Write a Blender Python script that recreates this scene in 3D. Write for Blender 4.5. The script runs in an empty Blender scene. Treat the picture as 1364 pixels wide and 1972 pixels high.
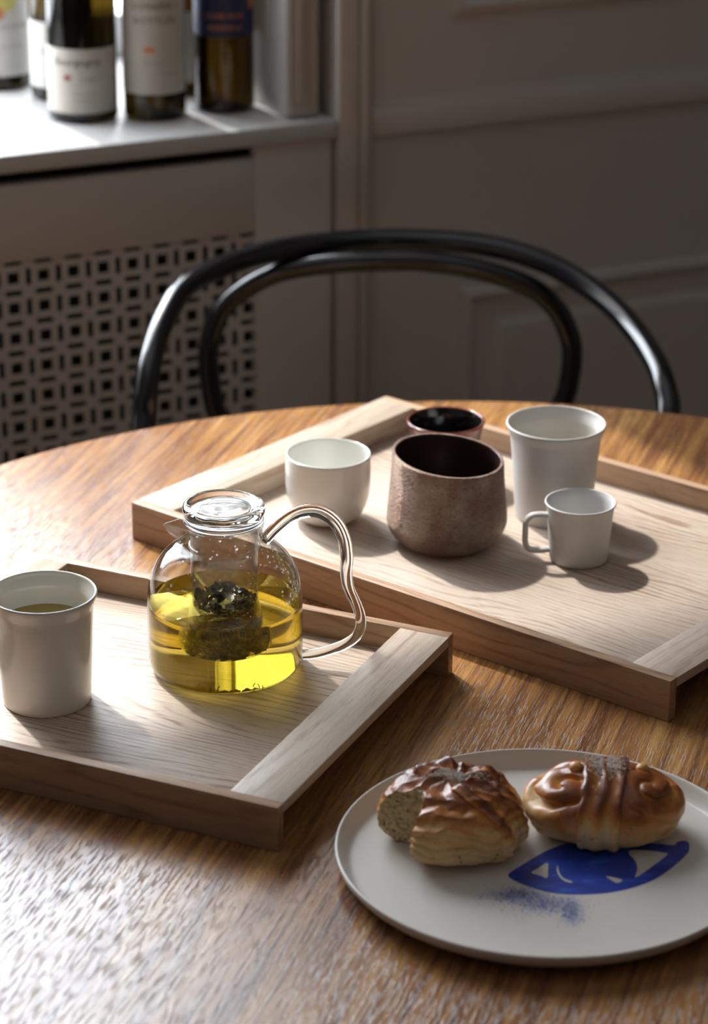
import bpy, bmesh, math, random
import numpy as np
from mathutils import Vector, Matrix, noise as mnoise
random.seed(7); rng = np.random.default_rng(7)
sc = bpy.context.scene
PI = math.pi

# ------------------------------------------------------------------ camera, world, sun, exposure
TZ = 0.73                                   # table height above the floor; heights below are given from the table top
F_PX, PITCH, ROLL, CH = 5176.3, 0.38992, 0.006645, 0.96241
cp, sp, cr, sr = math.cos(PITCH), math.sin(PITCH), math.cos(ROLL), math.sin(ROLL)
FW = Vector((0, cp, -sp)); U0 = Vector((0, sp, cp)); R0 = Vector((1, 0, 0))
RT = cr*R0 + sr*U0; UP = -sr*R0 + cr*U0
CAM = Vector((0, 0, TZ + CH))
cam = bpy.data.cameras.new('camera'); camo = bpy.data.objects.new('camera', cam); sc.collection.objects.link(camo)
m = Matrix((RT, UP, -FW)).transposed().to_4x4(); m.translation = CAM
camo.matrix_world = m
cam.sensor_fit = 'VERTICAL'; cam.sensor_height = 36.0; cam.lens = F_PX/1972*36.0
cam.dof.use_dof = True; cam.dof.focus_distance = 2.14; cam.dof.aperture_fstop = 5.8
cam.clip_start = 0.05
sc.camera = camo

def ray(px, py):
    return (FW + (px-682)/F_PX*RT - (py-986)/F_PX*UP).normalized()
def at(px, py, z):                          # photo point -> point at height z above the table top
    d = ray(px, py); return CAM + d*((TZ + z - CAM.z)/d.z)
def at_y(px, py, y):                        # photo point -> point at depth y
    d = ray(px, py); return CAM + d*(y/d.y)

world = bpy.data.worlds.new('sky'); sc.world = world; world.use_nodes = True
bg = world.node_tree.nodes['Background']
bg.inputs['Color'].default_value = (0.86, 0.92, 1.0, 1); bg.inputs['Strength'].default_value = 13.0

sun = bpy.data.lights.new('sun', 'SUN'); sun.energy = 4.6; sun.angle = 0.032; sun.color = (1.0, 0.95, 0.88)
suno = bpy.data.objects.new('sun', sun); sc.collection.objects.link(suno)
suno.rotation_euler = Vector((0.49, -0.79, -1.0)).to_track_quat('-Z', 'Y').to_euler()

# wall frame: s along the window wall, t away from the room, z above the table top
PHI = math.radians(65)
DS = Vector((math.sin(PHI), math.cos(PHI), 0)); NT = Vector((-DS.y, DS.x, 0))
P0 = Vector((-0.2317, 3.0315, TZ))
WM = Matrix.Translation(P0) @ Matrix.Rotation(math.atan2(DS.y, DS.x), 4, 'Z')
def wl(s, t, z): return P0 + DS*s + NT*t + Vector((0, 0, z))
WIN_S0, WIN_S1, WIN_Z0, WIN_Z1, WIN_T = -1.02, 0.178, 0.18, 1.742, 0.42
portal = bpy.data.lights.new('window_daylight', 'AREA'); portal.shape = 'RECTANGLE'
portal.size = WIN_S1-WIN_S0; portal.size_y = WIN_Z1-WIN_Z0; portal.cycles.is_portal = True
po = bpy.data.objects.new('window_daylight', portal); sc.collection.objects.link(po)
po.location = wl((WIN_S0+WIN_S1)/2, WIN_T+0.06, (WIN_Z0+WIN_Z1)/2)
po.rotation_euler = (-NT).to_track_quat('-Z', 'Y').to_euler()

sc.view_settings.view_transform = 'Standard'; sc.view_settings.look = 'None'
sc.view_settings.gamma = 1.0; sc.view_settings.use_curve_mapping = False
sc.view_settings.exposure = 0.06
cy = sc.cycles
cy.max_bounces = 16; cy.diffuse_bounces = 6; cy.glossy_bounces = 6; cy.transmission_bounces = 14
cy.transparent_max_bounces = 24; cy.blur_glossy = 2.0; cy.sample_clamp_indirect = 6.0

# ------------------------------------------------------------------ node helper and materials
class G:
    def __init__(s, name):
        s.m = bpy.data.materials.new(name); s.m.use_nodes = True
        s.nt = s.m.node_tree; s.nt.nodes.clear()
        s.out = s.nt.nodes.new('ShaderNodeOutputMaterial')
    def n(s, t, **kw):
        nd = s.nt.nodes.new(t)
        for k, v in kw.items(): setattr(nd, k, v)
        return nd
    def put(s, sock, v):
        if isinstance(v, bpy.types.NodeSocket): s.nt.links.new(v, sock)
        elif v is not None:
            if sock.type == 'RGBA' and isinstance(v, (tuple, list)) and len(v) == 3: v = (*v, 1)
            sock.default_value = v
    def math(s, op, a, b=None, c=None, clamp=False):
        nd = s.n('ShaderNodeMath', operation=op, use_clamp=clamp)
        s.put(nd.inputs[0], a); s.put(nd.inputs[1], b); s.put(nd.inputs[2], c)
        return nd.outputs[0]
    def coord(s, kind='Object'): return s.n('ShaderNodeTexCoord').outputs[kind]
    def mapping(s, v, scale=(1, 1, 1), rot=(0, 0, 0), loc=(0, 0, 0)):
        nd = s.n('ShaderNodeMapping'); s.put(nd.inputs['Vector'], v)
        nd.inputs['Scale'].default_value = scale; nd.inputs['Rotation'].default_value = rot; nd.inputs['Location'].default_value = loc
        return nd.outputs[0]
    def noise(s, v, scale=1.0, detail=4.0, rough=0.55, dist=0.0):
        nd = s.n('ShaderNodeTexNoise'); s.put(nd.inputs['Vector'], v)
        nd.inputs['Scale'].default_value = scale; nd.inputs['Detail'].default_value = detail
        nd.inputs['Roughness'].default_value = rough; nd.inputs['Distortion'].default_value = dist
        return nd.outputs['Fac']
    def ramp(s, f, stops, interp='LINEAR'):
        nd = s.n('ShaderNodeValToRGB'); s.put(nd.inputs[0], f); r = nd.color_ramp; r.interpolation = interp
        while len(r.elements) < len(stops): r.elements.new(0.5)
        for e, (p, c) in zip(r.elements, stops):
            e.position = p; e.color = (*c, 1) if isinstance(c, (tuple, list)) else (c, c, c, 1)
        return nd.outputs[0]
    def mix(s, f, a, b, mode='MIX'):
        nd = s.n('ShaderNodeMix', data_type='RGBA', blend_type=mode)
        s.put(nd.inputs[0], f); s.put(nd.inputs[6], a); s.put(nd.inputs[7], b)
        return nd.outputs[2]
    def bump(s, h, strength=0.2, dist=0.001):
        nd = s.n('ShaderNodeBump'); nd.inputs['Strength'].default_value = strength; nd.inputs['Distance'].default_value = dist
        s.put(nd.inputs['Height'], h); return nd.outputs[0]
    def bsdf(s, color, rough=0.5, normal=None, metallic=0.0, spec=0.5, coat=0.0, coat_rough=0.1, sss=0.0, sss_r=(0.01, 0.005, 0.003), ior=1.5):
        b = s.n('ShaderNodeBsdfPrincipled')
        s.put(b.inputs['Base Color'], color); s.put(b.inputs['Roughness'], rough); s.put(b.inputs['Metallic'], metallic)
        s.put(b.inputs['Specular IOR Level'], spec); s.put(b.inputs['Coat Weight'], coat); s.put(b.inputs['Coat Roughness'], coat_rough)
        b.inputs['IOR'].default_value = ior
        if sss: b.inputs['Subsurface Weight'].default_value = sss; b.inputs['Subsurface Radius'].default_value = sss_r; b.inputs['Subsurface Scale'].default_value = 1.0
        if normal is not None: s.put(b.inputs['Normal'], normal)
        return b.outputs[0]
    def done(s, shader): s.nt.links.new(shader, s.out.inputs['Surface']); return s.m

def simple(name, col, rough=0.5, var=0.06, scale=30, bump=0.0, bscale=400, **kw):
    g = G(name); co = g.coord()
    c = g.mix(g.noise(co, scale, 3), tuple(x*(1-var) for x in col), tuple(min(1, x*(1+var)) for x in col))
    nm = g.bump(g.noise(co, bscale, 3), bump, 0.0006) if bump else None
    return g.done(g.bsdf(c, rough, nm, **kw))

def oak(name, axis, light, dark, line=0.0075, rough=0.42, seed=0.0):
    g = G(name); co = g.coord()
    rnd = g.n('ShaderNodeObjectInfo').outputs['Random']
    off = g.n('ShaderNodeCombineXYZ'); o3 = g.math('MULTIPLY', rnd, 7.3)
    for i in range(3): g.put(off.inputs[i], o3)
    v = g.n('ShaderNodeVectorMath', operation='ADD'); g.put(v.inputs[0], co); g.put(v.inputs[1], off.outputs[0])
    p = g.mapping(v.outputs[0], rot=(0, 0, 0 if axis == 'X' else -PI/2), loc=(seed, seed*1.7, 0))   # x runs along the grain
    sep = g.n('ShaderNodeSeparateXYZ'); g.put(sep.inputs[0], p)
    wob = g.noise(g.mapping(p, (2.2, 11, 11)), 1, 3, 0.5)
    wob2 = g.noise(g.mapping(p, (20, 80, 80)), 1, 3, 0.6)
    vv = g.math('ADD', g.math('ADD', sep.outputs[1], g.math('MULTIPLY', sep.outputs[2], 0.6)), g.math('ADD', g.math('MULTIPLY', wob, 0.11), g.math('MULTIPLY', wob2, 0.0028)))
    w = g.math('SINE', g.math('MULTIPLY', vv, 2*PI/line))
    amp = g.ramp(g.noise(g.mapping(p, (1.5, 14, 14), loc=(3, 5, 0)), 1, 2), [(0.35, 0.15), (0.62, 1.0)])
    brk = g.ramp(g.noise(g.mapping(p, (30, 160, 160)), 1, 3, 0.6), [(0.36, 0.25), (0.56, 1.0)])
    rings = g.math('MULTIPLY', g.math('MULTIPLY', g.math('POWER', g.math('MULTIPLY_ADD', w, 0.5, 0.5), 4.0), amp), brk)
    fine = g.noise(g.mapping(p, (16, 420, 420)), 1, 5, 0.6)
    broad = g.noise(g.mapping(p, (2.5, 22, 22)), 1, 3)
    pores = g.ramp(g.noise(g.mapping(p, (55, 1100, 1100)), 1, 2), [(0.56, 0.0), (0.68, 1.0)])
    f = g.math('ADD', g.math('MULTIPLY', rings, 1.05), g.math('ADD', g.math('MULTIPLY', g.math('SUBTRACT', fine, 0.4), 0.9), g.math('MULTIPLY', g.math('SUBTRACT', broad, 0.45), 0.5)), clamp=True)
    c = g.mix(f, light, dark)
    c = g.mix(g.math('MULTIPLY', pores, 0.35), c, tuple(x*0.55 for x in dark))
    h = g.math('ADD', g.math('MULTIPLY', rings, -0.5), g.math('MULTIPLY', pores, -1.0))
    r = g.math('MULTIPLY_ADD', fine, 0.25, rough-0.1)
    return g.done(g.bsdf(c, r, g.bump(h, 0.25, 0.0004), spec=0.3))

OAK_L, OAK_D = (0.575, 0.48, 0.395), (0.31, 0.21, 0.15)
M = {}
M['oak_x'] = oak('oak_along_tray', 'X', OAK_L, OAK_D)
M['oak_rail'] = oak('oak_rail', 'X', (0.45, 0.295, 0.185), (0.29, 0.175, 0.105), 0.012)
M['oak_y'] = oak('oak_across_tray', 'Y', (0.53, 0.43, 0.34), (0.36, 0.26, 0.185), 0.016)

def table_wood():
    g = G('honey_oak_veneer'); co = g.coord()
    p = g.mapping(co, rot=(0, 0, math.radians(-73)))
    fine = g.noise(g.mapping(p, (9, 260, 40)), 1, 5, 0.62)
    med = g.noise(g.mapping(p, (4, 75, 30)), 1, 4, 0.6)
    broad = g.noise(g.mapping(p, (1.3, 7, 7)), 1, 3)
    pores = g.ramp(g.noise(g.mapping(p, (50, 480, 100)), 1, 3, 0.6), [(0.52, 0.0), (0.66, 1.0)])
    f = g.math('ADD', g.math('MULTIPLY_ADD', fine, 0.9, -0.12), g.math('MULTIPLY_ADD', med, 0.75, -0.28))
    f = g.math('ADD', f, g.math('MULTIPLY_ADD', broad, 0.5, -0.25), clamp=True)
    c = g.ramp(f, [(0.09, (0.57, 0.33, 0.12)), (0.35, (0.38, 0.18, 0.056)), (0.55, (0.19, 0.075, 0.027)), (0.84, (0.07, 0.027, 0.014))])
    c = g.mix(g.math('MULTIPLY', pores, 0.55), c, (0.085, 0.03, 0.013))
    wear = g.noise(g.mapping(p, (9, 16, 16)), 1, 5, 0.65)
    r = g.math('ADD', g.math('MULTIPLY_ADD', wear, 0.24, 0.13), g.math('MULTIPLY', pores, 0.30))
    dirt = g.noise(g.mapping(p, (60, 170, 100)), 1, 4, 0.7)
    h = g.math('ADD', g.math('MULTIPLY', pores, -1.0), g.math('ADD', g.math('MULTIPLY', fine, 0.5), g.math('MULTIPLY', dirt, 0.3)))
    return g.done(g.bsdf(c, r, g.bump(h, 0.55, 0.0005), spec=0.72))
M['table'] = table_wood()
M['table_dark'] = simple('dark_stained_wood', (0.10, 0.05, 0.025), 0.45)

M['paint'] = simple('taupe_wall_paint', (0.59, 0.55, 0.515), 0.42, 0.03, 6, 0.05, 260)
M['paint_sill'] = simple('pale_sill_paint', (0.52, 0.515, 0.505), 0.3, 0.05, 12, 0.04, 200)
M['paint_shut'] = simple('shutter_paint', (0.46, 0.42, 0.38), 0.4, 0.03, 8)
M['dark'] = simple('dark_backing', (0.03, 0.028, 0.026), 0.7)
M['ceil'] = simple('ceiling_white', (0.62, 0.60, 0.57), 0.8)
M['room'] = simple('room_wall_paint', (0.37, 0.34, 0.32), 0.7)
M['room_dark'] = simple('dark_room_side_paint', (0.10, 0.09, 0.082), 0.7)  # unseen wall behind the camera, darkened to cut bounce on the tray fronts
M['floor'] = oak('oak_floor', 'X', (0.34, 0.22, 0.13), (0.2, 0.12, 0.07), 0.03)
M['chair'] = simple('black_lacquer', (0.006, 0.006, 0.008), 0.16, 0.2, 60, 0.02, 300, coat=0.6, coat_rough=0.08)
M['cane'] = simple('woven_cane', (0.42, 0.27, 0.12), 0.6)
M['porcelain'] = simple('white_porcelain', (0.80, 0.80, 0.755), 0.13, 0.01, 10, sss=0.0, coat=0.3, coat_rough=0.05)
M['cream'] = simple('cream_glaze', (0.73, 0.72, 0.68), 0.17, 0.02, 18, 0.02, 120, coat=0.25)
M['matte'] = simple('matte_grey_white', (0.56, 0.55, 0.535), 0.5, 0.02, 60, 0.10, 1500)
M['plate'] = simple('warm_white_plate', (0.60, 0.56, 0.51), 0.36, 0.03, 25, 0.02, 300)

def blue_paint():
    g = G('cobalt_brush_paint'); co = g.coord()
    n = g.noise(g.mapping(co, (40, 90, 40)), 1, 4, 0.6)
    c = g.ramp(n, [(0.3, (0.006, 0.02, 0.20)), (0.55, (0.012, 0.045, 0.36)), (0.75, (0.03, 0.13, 0.55))])
    return g.done(g.bsdf(c, 0.36))
M['blue'] = blue_paint()
M['blue_spray'] = simple('cobalt_spray', (0.09, 0.16, 0.50), 0.4)

def metal_glaze():
    g = G('bronze_stoneware_glaze'); co = g.coord()
    a = g.noise(co, 30, 5, 0.6); b = g.noise(g.mapping(co, (1, 1, 1.5)), 300, 5, 0.7); d = g.noise(co, 900, 2)
    c = g.ramp(a, [(0.32, (0.25, 0.12, 0.10)), (0.48, (0.33, 0.23, 0.18)), (0.68, (0.50, 0.40, 0.31))])
    c = g.mix(g.ramp(b, [(0.54, 0.0), (0.68, 0.75)]), c, (0.12, 0.075, 0.06))
    h = g.math('ADD', b, g.math('MULTIPLY', d, 0.5))
    r = g.math('MULTIPLY_ADD', b, 0.3, 0.24)
    return g.done(g.bsdf(c, r, g.bump(h, 1.0, 0.0045), metallic=0.8))
M['bronze'] = metal_glaze()
M['brown_in'] = simple('dark_brown_glaze', (0.045, 0.022, 0.017), 0.28, 0.4, 60, 0.1, 300)
M['red_rim'] = simple('oxblood_glaze', (0.16, 0.035, 0.025), 0.2, 0.5, 120, 0.1, 250, coat=0.4)
M['black_in'] = simple('black_tenmoku_glaze', (0.008, 0.006, 0.006), 0.12, 0.3, 40, coat=0.5)
M['mottle'] = simple('mottled_brown_glaze', (0.12, 0.085, 0.065), 0.3, 0.6, 90, 0.2, 200, metallic=0.3)

def schlick(g, ior):                        # the same reflectance from either side of a thin wall
    f0 = ((ior-1)/(ior+1))**2
    lw = g.n('ShaderNodeLayerWeight'); lw.inputs['Blend'].default_value = 0.5
    return g.math('MULTIPLY_ADD', g.math('POWER', lw.outputs['Facing'], 5.0), 1-f0, f0)
def thin_glass(name, tint=(0.985, 0.99, 0.985), ior=1.55, rough=0.01, haze=0.0, edge=0.48):
    g = G(name)
    fr = schlick(g, ior)
    tr = g.n('ShaderNodeBsdfTransparent')
    lw = g.n('ShaderNodeLayerWeight'); lw.inputs['Blend'].default_value = 0.5
    g.put(tr.inputs[0], g.mix(g.math('POWER', lw.outputs['Facing'], 3.0), tint, tuple(x*edge for x in tint)))
    gl = g.n('ShaderNodeBsdfGlossy'); gl.inputs['Roughness'].default_value = rough
    mx = g.n('ShaderNodeMixShader'); g.put(mx.inputs[0], fr); g.put(mx.inputs[1], tr.outputs[0]); g.put(mx.inputs[2], gl.outputs[0])
    out = mx.outputs[0]
    if haze:
        df = g.n('ShaderNodeBsdfDiffuse'); df.inputs[0].default_value = (0.9, 0.9, 0.88, 1)
        m2 = g.n('ShaderNodeMixShader')
        f = g.ramp(g.noise(g.coord(), 260, 4, 0.7), [(0.52, 0.0), (0.72, haze)])
        g.put(m2.inputs[0], f); g.put(m2.inputs[1], out); g.put(m2.inputs[2], df.outputs[0]); out = m2.outputs[0]
    return g.done(out)
M['glass'] = thin_glass('thin_blown_glass')
M['glass_in'] = thin_glass('infuser_glass', (0.985, 0.985, 0.975), 1.45, 0.01, 0.22, edge=0.6)
def drops_mat():
    g = G('water_drops'); tr = g.n('ShaderNodeBsdfTransparent'); gl = g.n('ShaderNodeBsdfGlossy'); gl.inputs['Roughness'].default_value = 0.15
    df = g.n('ShaderNodeBsdfTranslucent'); df.inputs[0].default_value = (0.9, 0.9, 0.9, 1)
    m1 = g.n('ShaderNodeMixShader'); m1.inputs[0].default_value = 0.45; g.put(m1.inputs[1], tr.outputs[0]); g.put(m1.inputs[2], df.outputs[0])
    m2 = g.n('ShaderNodeMixShader'); g.put(m2.inputs[0], schlick(g, 1.7)); g.put(m2.inputs[1], m1.outputs[0]); g.put(m2.inputs[2], gl.outputs[0])
    return g.done(m2.outputs[0])
M['drops'] = drops_mat()
def solid_glass():
    g = G('solid_glass'); b = g.n('ShaderNodeBsdfGlass'); b.inputs['IOR'].default_value = 1.46; b.inputs['Roughness'].default_value = 0.0
    b.inputs[0].default_value = (0.97, 0.98, 0.98, 1); return g.done(b.outputs[0])
M['solid_glass'] = solid_glass()
def tea_mat():
    g = G('green_tea'); b = g.n('ShaderNodeBsdfGlass'); b.inputs['IOR'].default_value = 1.33; b.inputs['Roughness'].default_value = 0.0
    b.inputs[0].default_value = (0.955, 0.80, 0.21, 1)
    return g.done(b.outputs[0])
M['tea_base'] = thin_glass('tea_against_glass_base', (0.99, 0.97, 0.85), 1.15, edge=1.0)
M['tea'] = tea_mat()
M['tea_cup'] = simple('brewed_tea_surface', (0.36, 0.25, 0.05), 0.03, 0.02, 10)
def leaf_mat():
    g = G('wet_tea_leaf'); co = g.coord()
    c = g.ramp(g.noise(co, 170, 3, 0.6), [(0.34, (0.035, 0.022, 0.006)), (0.52, (0.10, 0.075, 0.018)), (0.68, (0.30, 0.25, 0.06))])
    return g.done(g.bsdf(c, 0.25, g.bump(g.noise(co, 400, 3), 0.3, 0.0006)))
M['leaf'] = leaf_mat()

def bottle_glass(name, tint, ior=1.5):
    g = G(name); fr = schlick(g, ior)
    tr = g.n('ShaderNodeBsdfTransparent'); tr.inputs[0].default_value = (*tint, 1)
    gl = g.n('ShaderNodeBsdfGlossy'); gl.inputs['Roughness'].default_value = 0.05
    mx = g.n('ShaderNodeMixShader'); g.put(mx.inputs[0], fr); g.put(mx.inputs[1], tr.outputs[0]); g.put(mx.inputs[2], gl.outputs[0])
    return g.done(mx.outputs[0])
M['bottle_green'] = bottle_glass('dark_green_bottle_glass', (0.10, 0.075, 0.02))
M['bottle_olive'] = bottle_glass('olive_bottle_glass', (0.155, 0.105, 0.018))
M['paper'] = simple('label_paper', (0.50, 0.465, 0.41), 0.7, 0.05, 50)
M['paper_white'] = simple('white_label_paper', (0.58, 0.56, 0.52), 0.65, 0.04, 50)
M['blue_label'] = simple('navy_label', (0.012, 0.016, 0.065), 0.45, 0.1, 50)
M['ink'] = simple('label_ink', (0.06, 0.055, 0.05), 0.6)
M['ink_grey'] = simple('grey_label_ink', (0.28, 0.26, 0.23), 0.6)
M['ink_red'] = simple('red_seal_ink', (0.28, 0.05, 0.05), 0.6)
M['copper'] = simple('copper_foil', (0.62, 0.24, 0.10), 0.4, metallic=0.4)
M['yellow_ink'] = simple('yellow_grape_print', (0.62, 0.55, 0.16), 0.6, 0.3, 200)
M['foil'] = simple('capsule_foil', (0.05, 0.02, 0.02), 0.35, metallic=0.3)

def bun_mat():
    g = G('baked_bun_crust'); co = g.coord()
    at_ = g.n('ShaderNodeAttribute', attribute_name='bake').outputs['Fac']
    n = g.noise(co, 90, 5, 0.6); n2 = g.noise(co, 420, 3)
    f = g.math('ADD', at_, g.math('MULTIPLY_ADD', n, 0.36, -0.18), clamp=True)
    c = g.ramp(f, [(0.0, (0.74, 0.57, 0.34)), (0.30, (0.70, 0.43, 0.17)), (0.52, (0.58, 0.235, 0.05)), (0.76, (0.30, 0.085, 0.018)), (1.0, (0.12, 0.03, 0.01))])
    sp_ = g.ramp(g.noise(co, 330, 1), [(0.70, 0.0), (0.74, 1.0)])
    c = g.mix(g.math('MULTIPLY', sp_, 0.7), c, (0.04, 0.025, 0.015))
    r = g.ramp(f, [(0.1, 0.62), (0.6, 0.32)])
    return g.done(g.bsdf(c, r, g.bump(g.math('ADD', n2, n), 0.25, 0.001), coat=0.08, sss=0.12, sss_r=(0.004, 0.002, 0.001)))
M['bun'] = bun_mat()
def crumb_mat():
    g = G('bun_crumb'); co = g.coord()
    n = g.noise(co, 300, 4, 0.65); v = g.n('ShaderNodeTexVoronoi'); g.put(v.inputs['Vector'], co); v.inputs['Scale'].default_value = 230
    c = g.ramp(n, [(0.35, (0.50, 0.34, 0.15)), (0.6, (0.78, 0.62, 0.36))])
    c = g.mix(g.ramp(g.noise(co, 260, 1), [(0.63, 0.0), (0.69, 0.8)]), c, (0.10, 0.065, 0.04))
    return g.done(g.bsdf(c, 0.75, g.bump(g.math('ADD', n, v.outputs['Distance']), 0.9, 0.003)))
M['crumb'] = crumb_mat()
M['sugar'] = simple('pearl_sugar', (0.60, 0.51, 0.43), 0.5)
M['cardamom'] = simple('ground_cardamom', (0.10, 0.065, 0.045), 0.7)

# ------------------------------------------------------------------ object helpers
def link(o, parent=None):
    sc.collection.objects.link(o)
    if parent is not None: o.parent = parent
    return o
def mesh_obj(name, verts, faces, mat, parent=None, smooth=True, angle=35, mats=None, midx=None):
    me = bpy.data.meshes.new(name); me.from_pydata([tuple(v) for v in verts], [], faces); me.update()
    return finish(name, me, mat, parent, smooth, angle, mats, midx)
def finish(name, me, mat, parent=None, smooth=True, angle=35, mats=None, midx=None):
    for mm in (mats or [mat]): me.materials.append(mm)
    if midx is not None: me.polygons.foreach_set('material_index', midx)
    if smooth:
        me.polygons.foreach_set('use_smooth', [True]*len(me.polygons))
        bm = bmesh.new(); bm.from_mesh(me); a = math.radians(angle)
        for e in bm.edges:
            if len(e.link_faces) == 2 and e.calc_face_angle(0) > a: e.smooth = False
        bm.to_mesh(me); bm.free()
    me.update()
    return link(bpy.data.objects.new(name, me), parent)
def bm_obj(name, bm, mat, parent=None, smooth=True, angle=35):
    bmesh.ops.recalc_face_normals(bm, faces=bm.faces)
    me = bpy.data.meshes.new(name); bm.to_mesh(me); bm.free()
    return finish(name, me, mat, parent, smooth, angle)
def add_box(bm, lo, hi, bevel=0.0, seg=2):
    b2 = bmesh.new(); bmesh.ops.create_cube(b2, size=1)
    c = [(a+b)/2 for a, b in zip(lo, hi)]; s = [b-a for a, b in zip(lo, hi)]
    for v in b2.verts: v.co = Vector((v.co.x*s[0]+c[0], v.co.y*s[1]+c[1], v.co.z*s[2]+c[2]))
    if bevel: bmesh.ops.bevel(b2, geom=b2.edges[:], offset=bevel, segments=seg, affect='EDGES', profile=0.5)
    me = bpy.data.meshes.new('tmp'); b2.to_mesh(me); b2.free(); bm.from_mesh(me); bpy.data.meshes.remove(me)
def box(name, lo, hi, mat, parent=None, bevel=0.0, seg=2):
    bm = bmesh.new(); add_box(bm, lo, hi, bevel, seg); return bm_obj(name, bm, mat, parent)
def lathe_data(prof, n=96, closed=True):
    V, Fc = [], []; ring = []
    for r, z in prof:
        if r < 1e-6: ring.append([len(V)]); V.append((0, 0, z))
        else:
            ring.append(list(range(len(V), len(V)+n)))
            for k in range(n):
                a = 2*PI*k/n; V.append((r*math.cos(a), r*math.sin(a), z))
    m_ = len(prof)
    for i in range(m_ if closed else m_-1):
        A, B = ring[i], ring[(i+1) % m_]
        for k in range(n):
            k2 = (k+1) % n
            if len(A) == 1 and len(B) == 1: break
            if len(A) == 1: Fc.append((A[0], B[k2], B[k]))
            elif len(B) == 1: Fc.append((A[k], A[k2], B[0]))
            else: Fc.append((A[k], A[k2], B[k2], B[k]))
    return V, Fc
def lathe(name, prof, mat, parent=None, n=96, closed=False, angle=40, warp=None, mats=None, pick=None):
    V, Fc = lathe_data(prof, n, closed)
    midx = None
    if pick:
        midx = [pick(sum(V[i][2] for i in f)/len(f), math.hypot(sum(V[i][0] for i in f)/len(f), sum(V[i][1] for i in f)/len(f)), f) for f in Fc]
    if warp: V = [warp(Vector(v)) for v in V]
    o = mesh_obj(name, V, Fc, mat, parent, True, angle, mats, midx)
    return o
def catmull(P, per=8):
    P = [Vector(p) for p in P]; out = []
    Q = [P[0]*2-P[1]] + P + [P[-1]*2-P[-2]]
    for i in range(1, len(Q)-2):
        for k in range(per):
            t = k/per; a, b, c, d = Q[i-1], Q[i], Q[i+1], Q[i+2]
            out.append(0.5*((2*b) + (c-a)*t + (2*a-5*b+4*c-d)*t*t + (3*b-a-3*c+d)*t**3))
    out.append(P[-1]); return out
def curve2(P, per=6): return [(v.x, v.y) for v in catmull([(a, b, 0) for a, b in P], per)]
def tube_data(path, rad, n=16, flat=1.0, up0=None):
    path = [Vector(p) for p in path]; V, Fc = [], []
    T = [(path[min(i+1, len(path)-1)]-path[max(i-1, 0)]).normalized() for i in range(len(path))]
    up = Vector(up0) if up0 else (Vector((0, 0, 1)) if abs(T[0].z) < 0.9 else Vector((0, 1, 0)))
    N = (up - T[0]*up.dot(T[0])).normalized()
    for i, p in enumerate(path):
        N = (N - T[i]*N.dot(T[i])).normalized(); B = T[i].cross(N)
        r = rad[i] if isinstance(rad, (list, tuple)) else rad
        for k in range(n):
            a = 2*PI*k/n; V.append(p + N*(r*flat*math.cos(a)) + B*(r*math.sin(a)))
    for i in range(len(path)-1):
        for k in range(n):
            k2 = (k+1) % n; Fc.append((i*n+k, i*n+k2, (i+1)*n+k2, (i+1)*n+k))
    Fc.append(tuple(reversed(range(n)))); Fc.append(tuple(range((len(path)-1)*n, len(path)*n)))
    return V, Fc
def tube(name, path, rad, mat, parent=None, n=16, flat=1.0, up0=None):
    V, Fc = tube_data(path, rad, n, flat, up0)
    return mesh_obj(name, V, Fc, mat, parent, True, 50)
def thing(name, label, cat, loc=(0, 0, 0), rz=0.0, group=None):
    o = link(bpy.data.objects.new(name, None)); o.location = loc; o.rotation_euler = (0, 0, rz)
    o.empty_display_size = 0.05
    return tag(o, label, cat, group)
def tag(o, label, cat, group=None, kind=None):
    o['label'] = label; o['category'] = cat
    if group: o['group'] = group
    if kind: o['kind'] = kind
    return o
def struct(o): o['kind'] = 'structure'; return o
def wbox(bm, s, t, z, bevel=0.0):
    add_box(bm, (s[0], t[0], z[0]), (s[1], t[1], z[1]), bevel)
def wobj(name, bm, mat, parent=None):
    o = bm_obj(name, bm, mat, parent)
    if parent is None: o.matrix_world = WM
    return o

# ------------------------------------------------------------------ room shell (in the wall frame)
S0, S1, T0, ZF, ZC = -2.6, 2.2, -4.6, -TZ, 2.25
bm = bmesh.new(); wbox(bm, (S0-.1, S1+.1), (T0-.1, 0.6), (ZF-.1, ZF)); struct(wobj('floor', bm, M['floor']))
bm = bmesh.new(); wbox(bm, (S0-.1, S1+.1), (T0-.1, 0.6), (ZC, ZC+.1)); struct(wobj('ceiling', bm, M['ceil']))
bm = bmesh.new(); wbox(bm, (S0-.1, S0), (T0, 0.55), (ZF, ZC)); struct(wobj('wall_left', bm, M['room']))
bm = bmesh.new(); wbox(bm, (S1, S1+.1), (T0, 0.55), (ZF, ZC)); struct(wobj('wall_right', bm, M['room']))
bm = bmesh.new(); wbox(bm, (S0, S1), (T0-.1, T0), (ZF, ZC)); struct(wobj('wall_front', bm, M['room_dark']))
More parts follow.
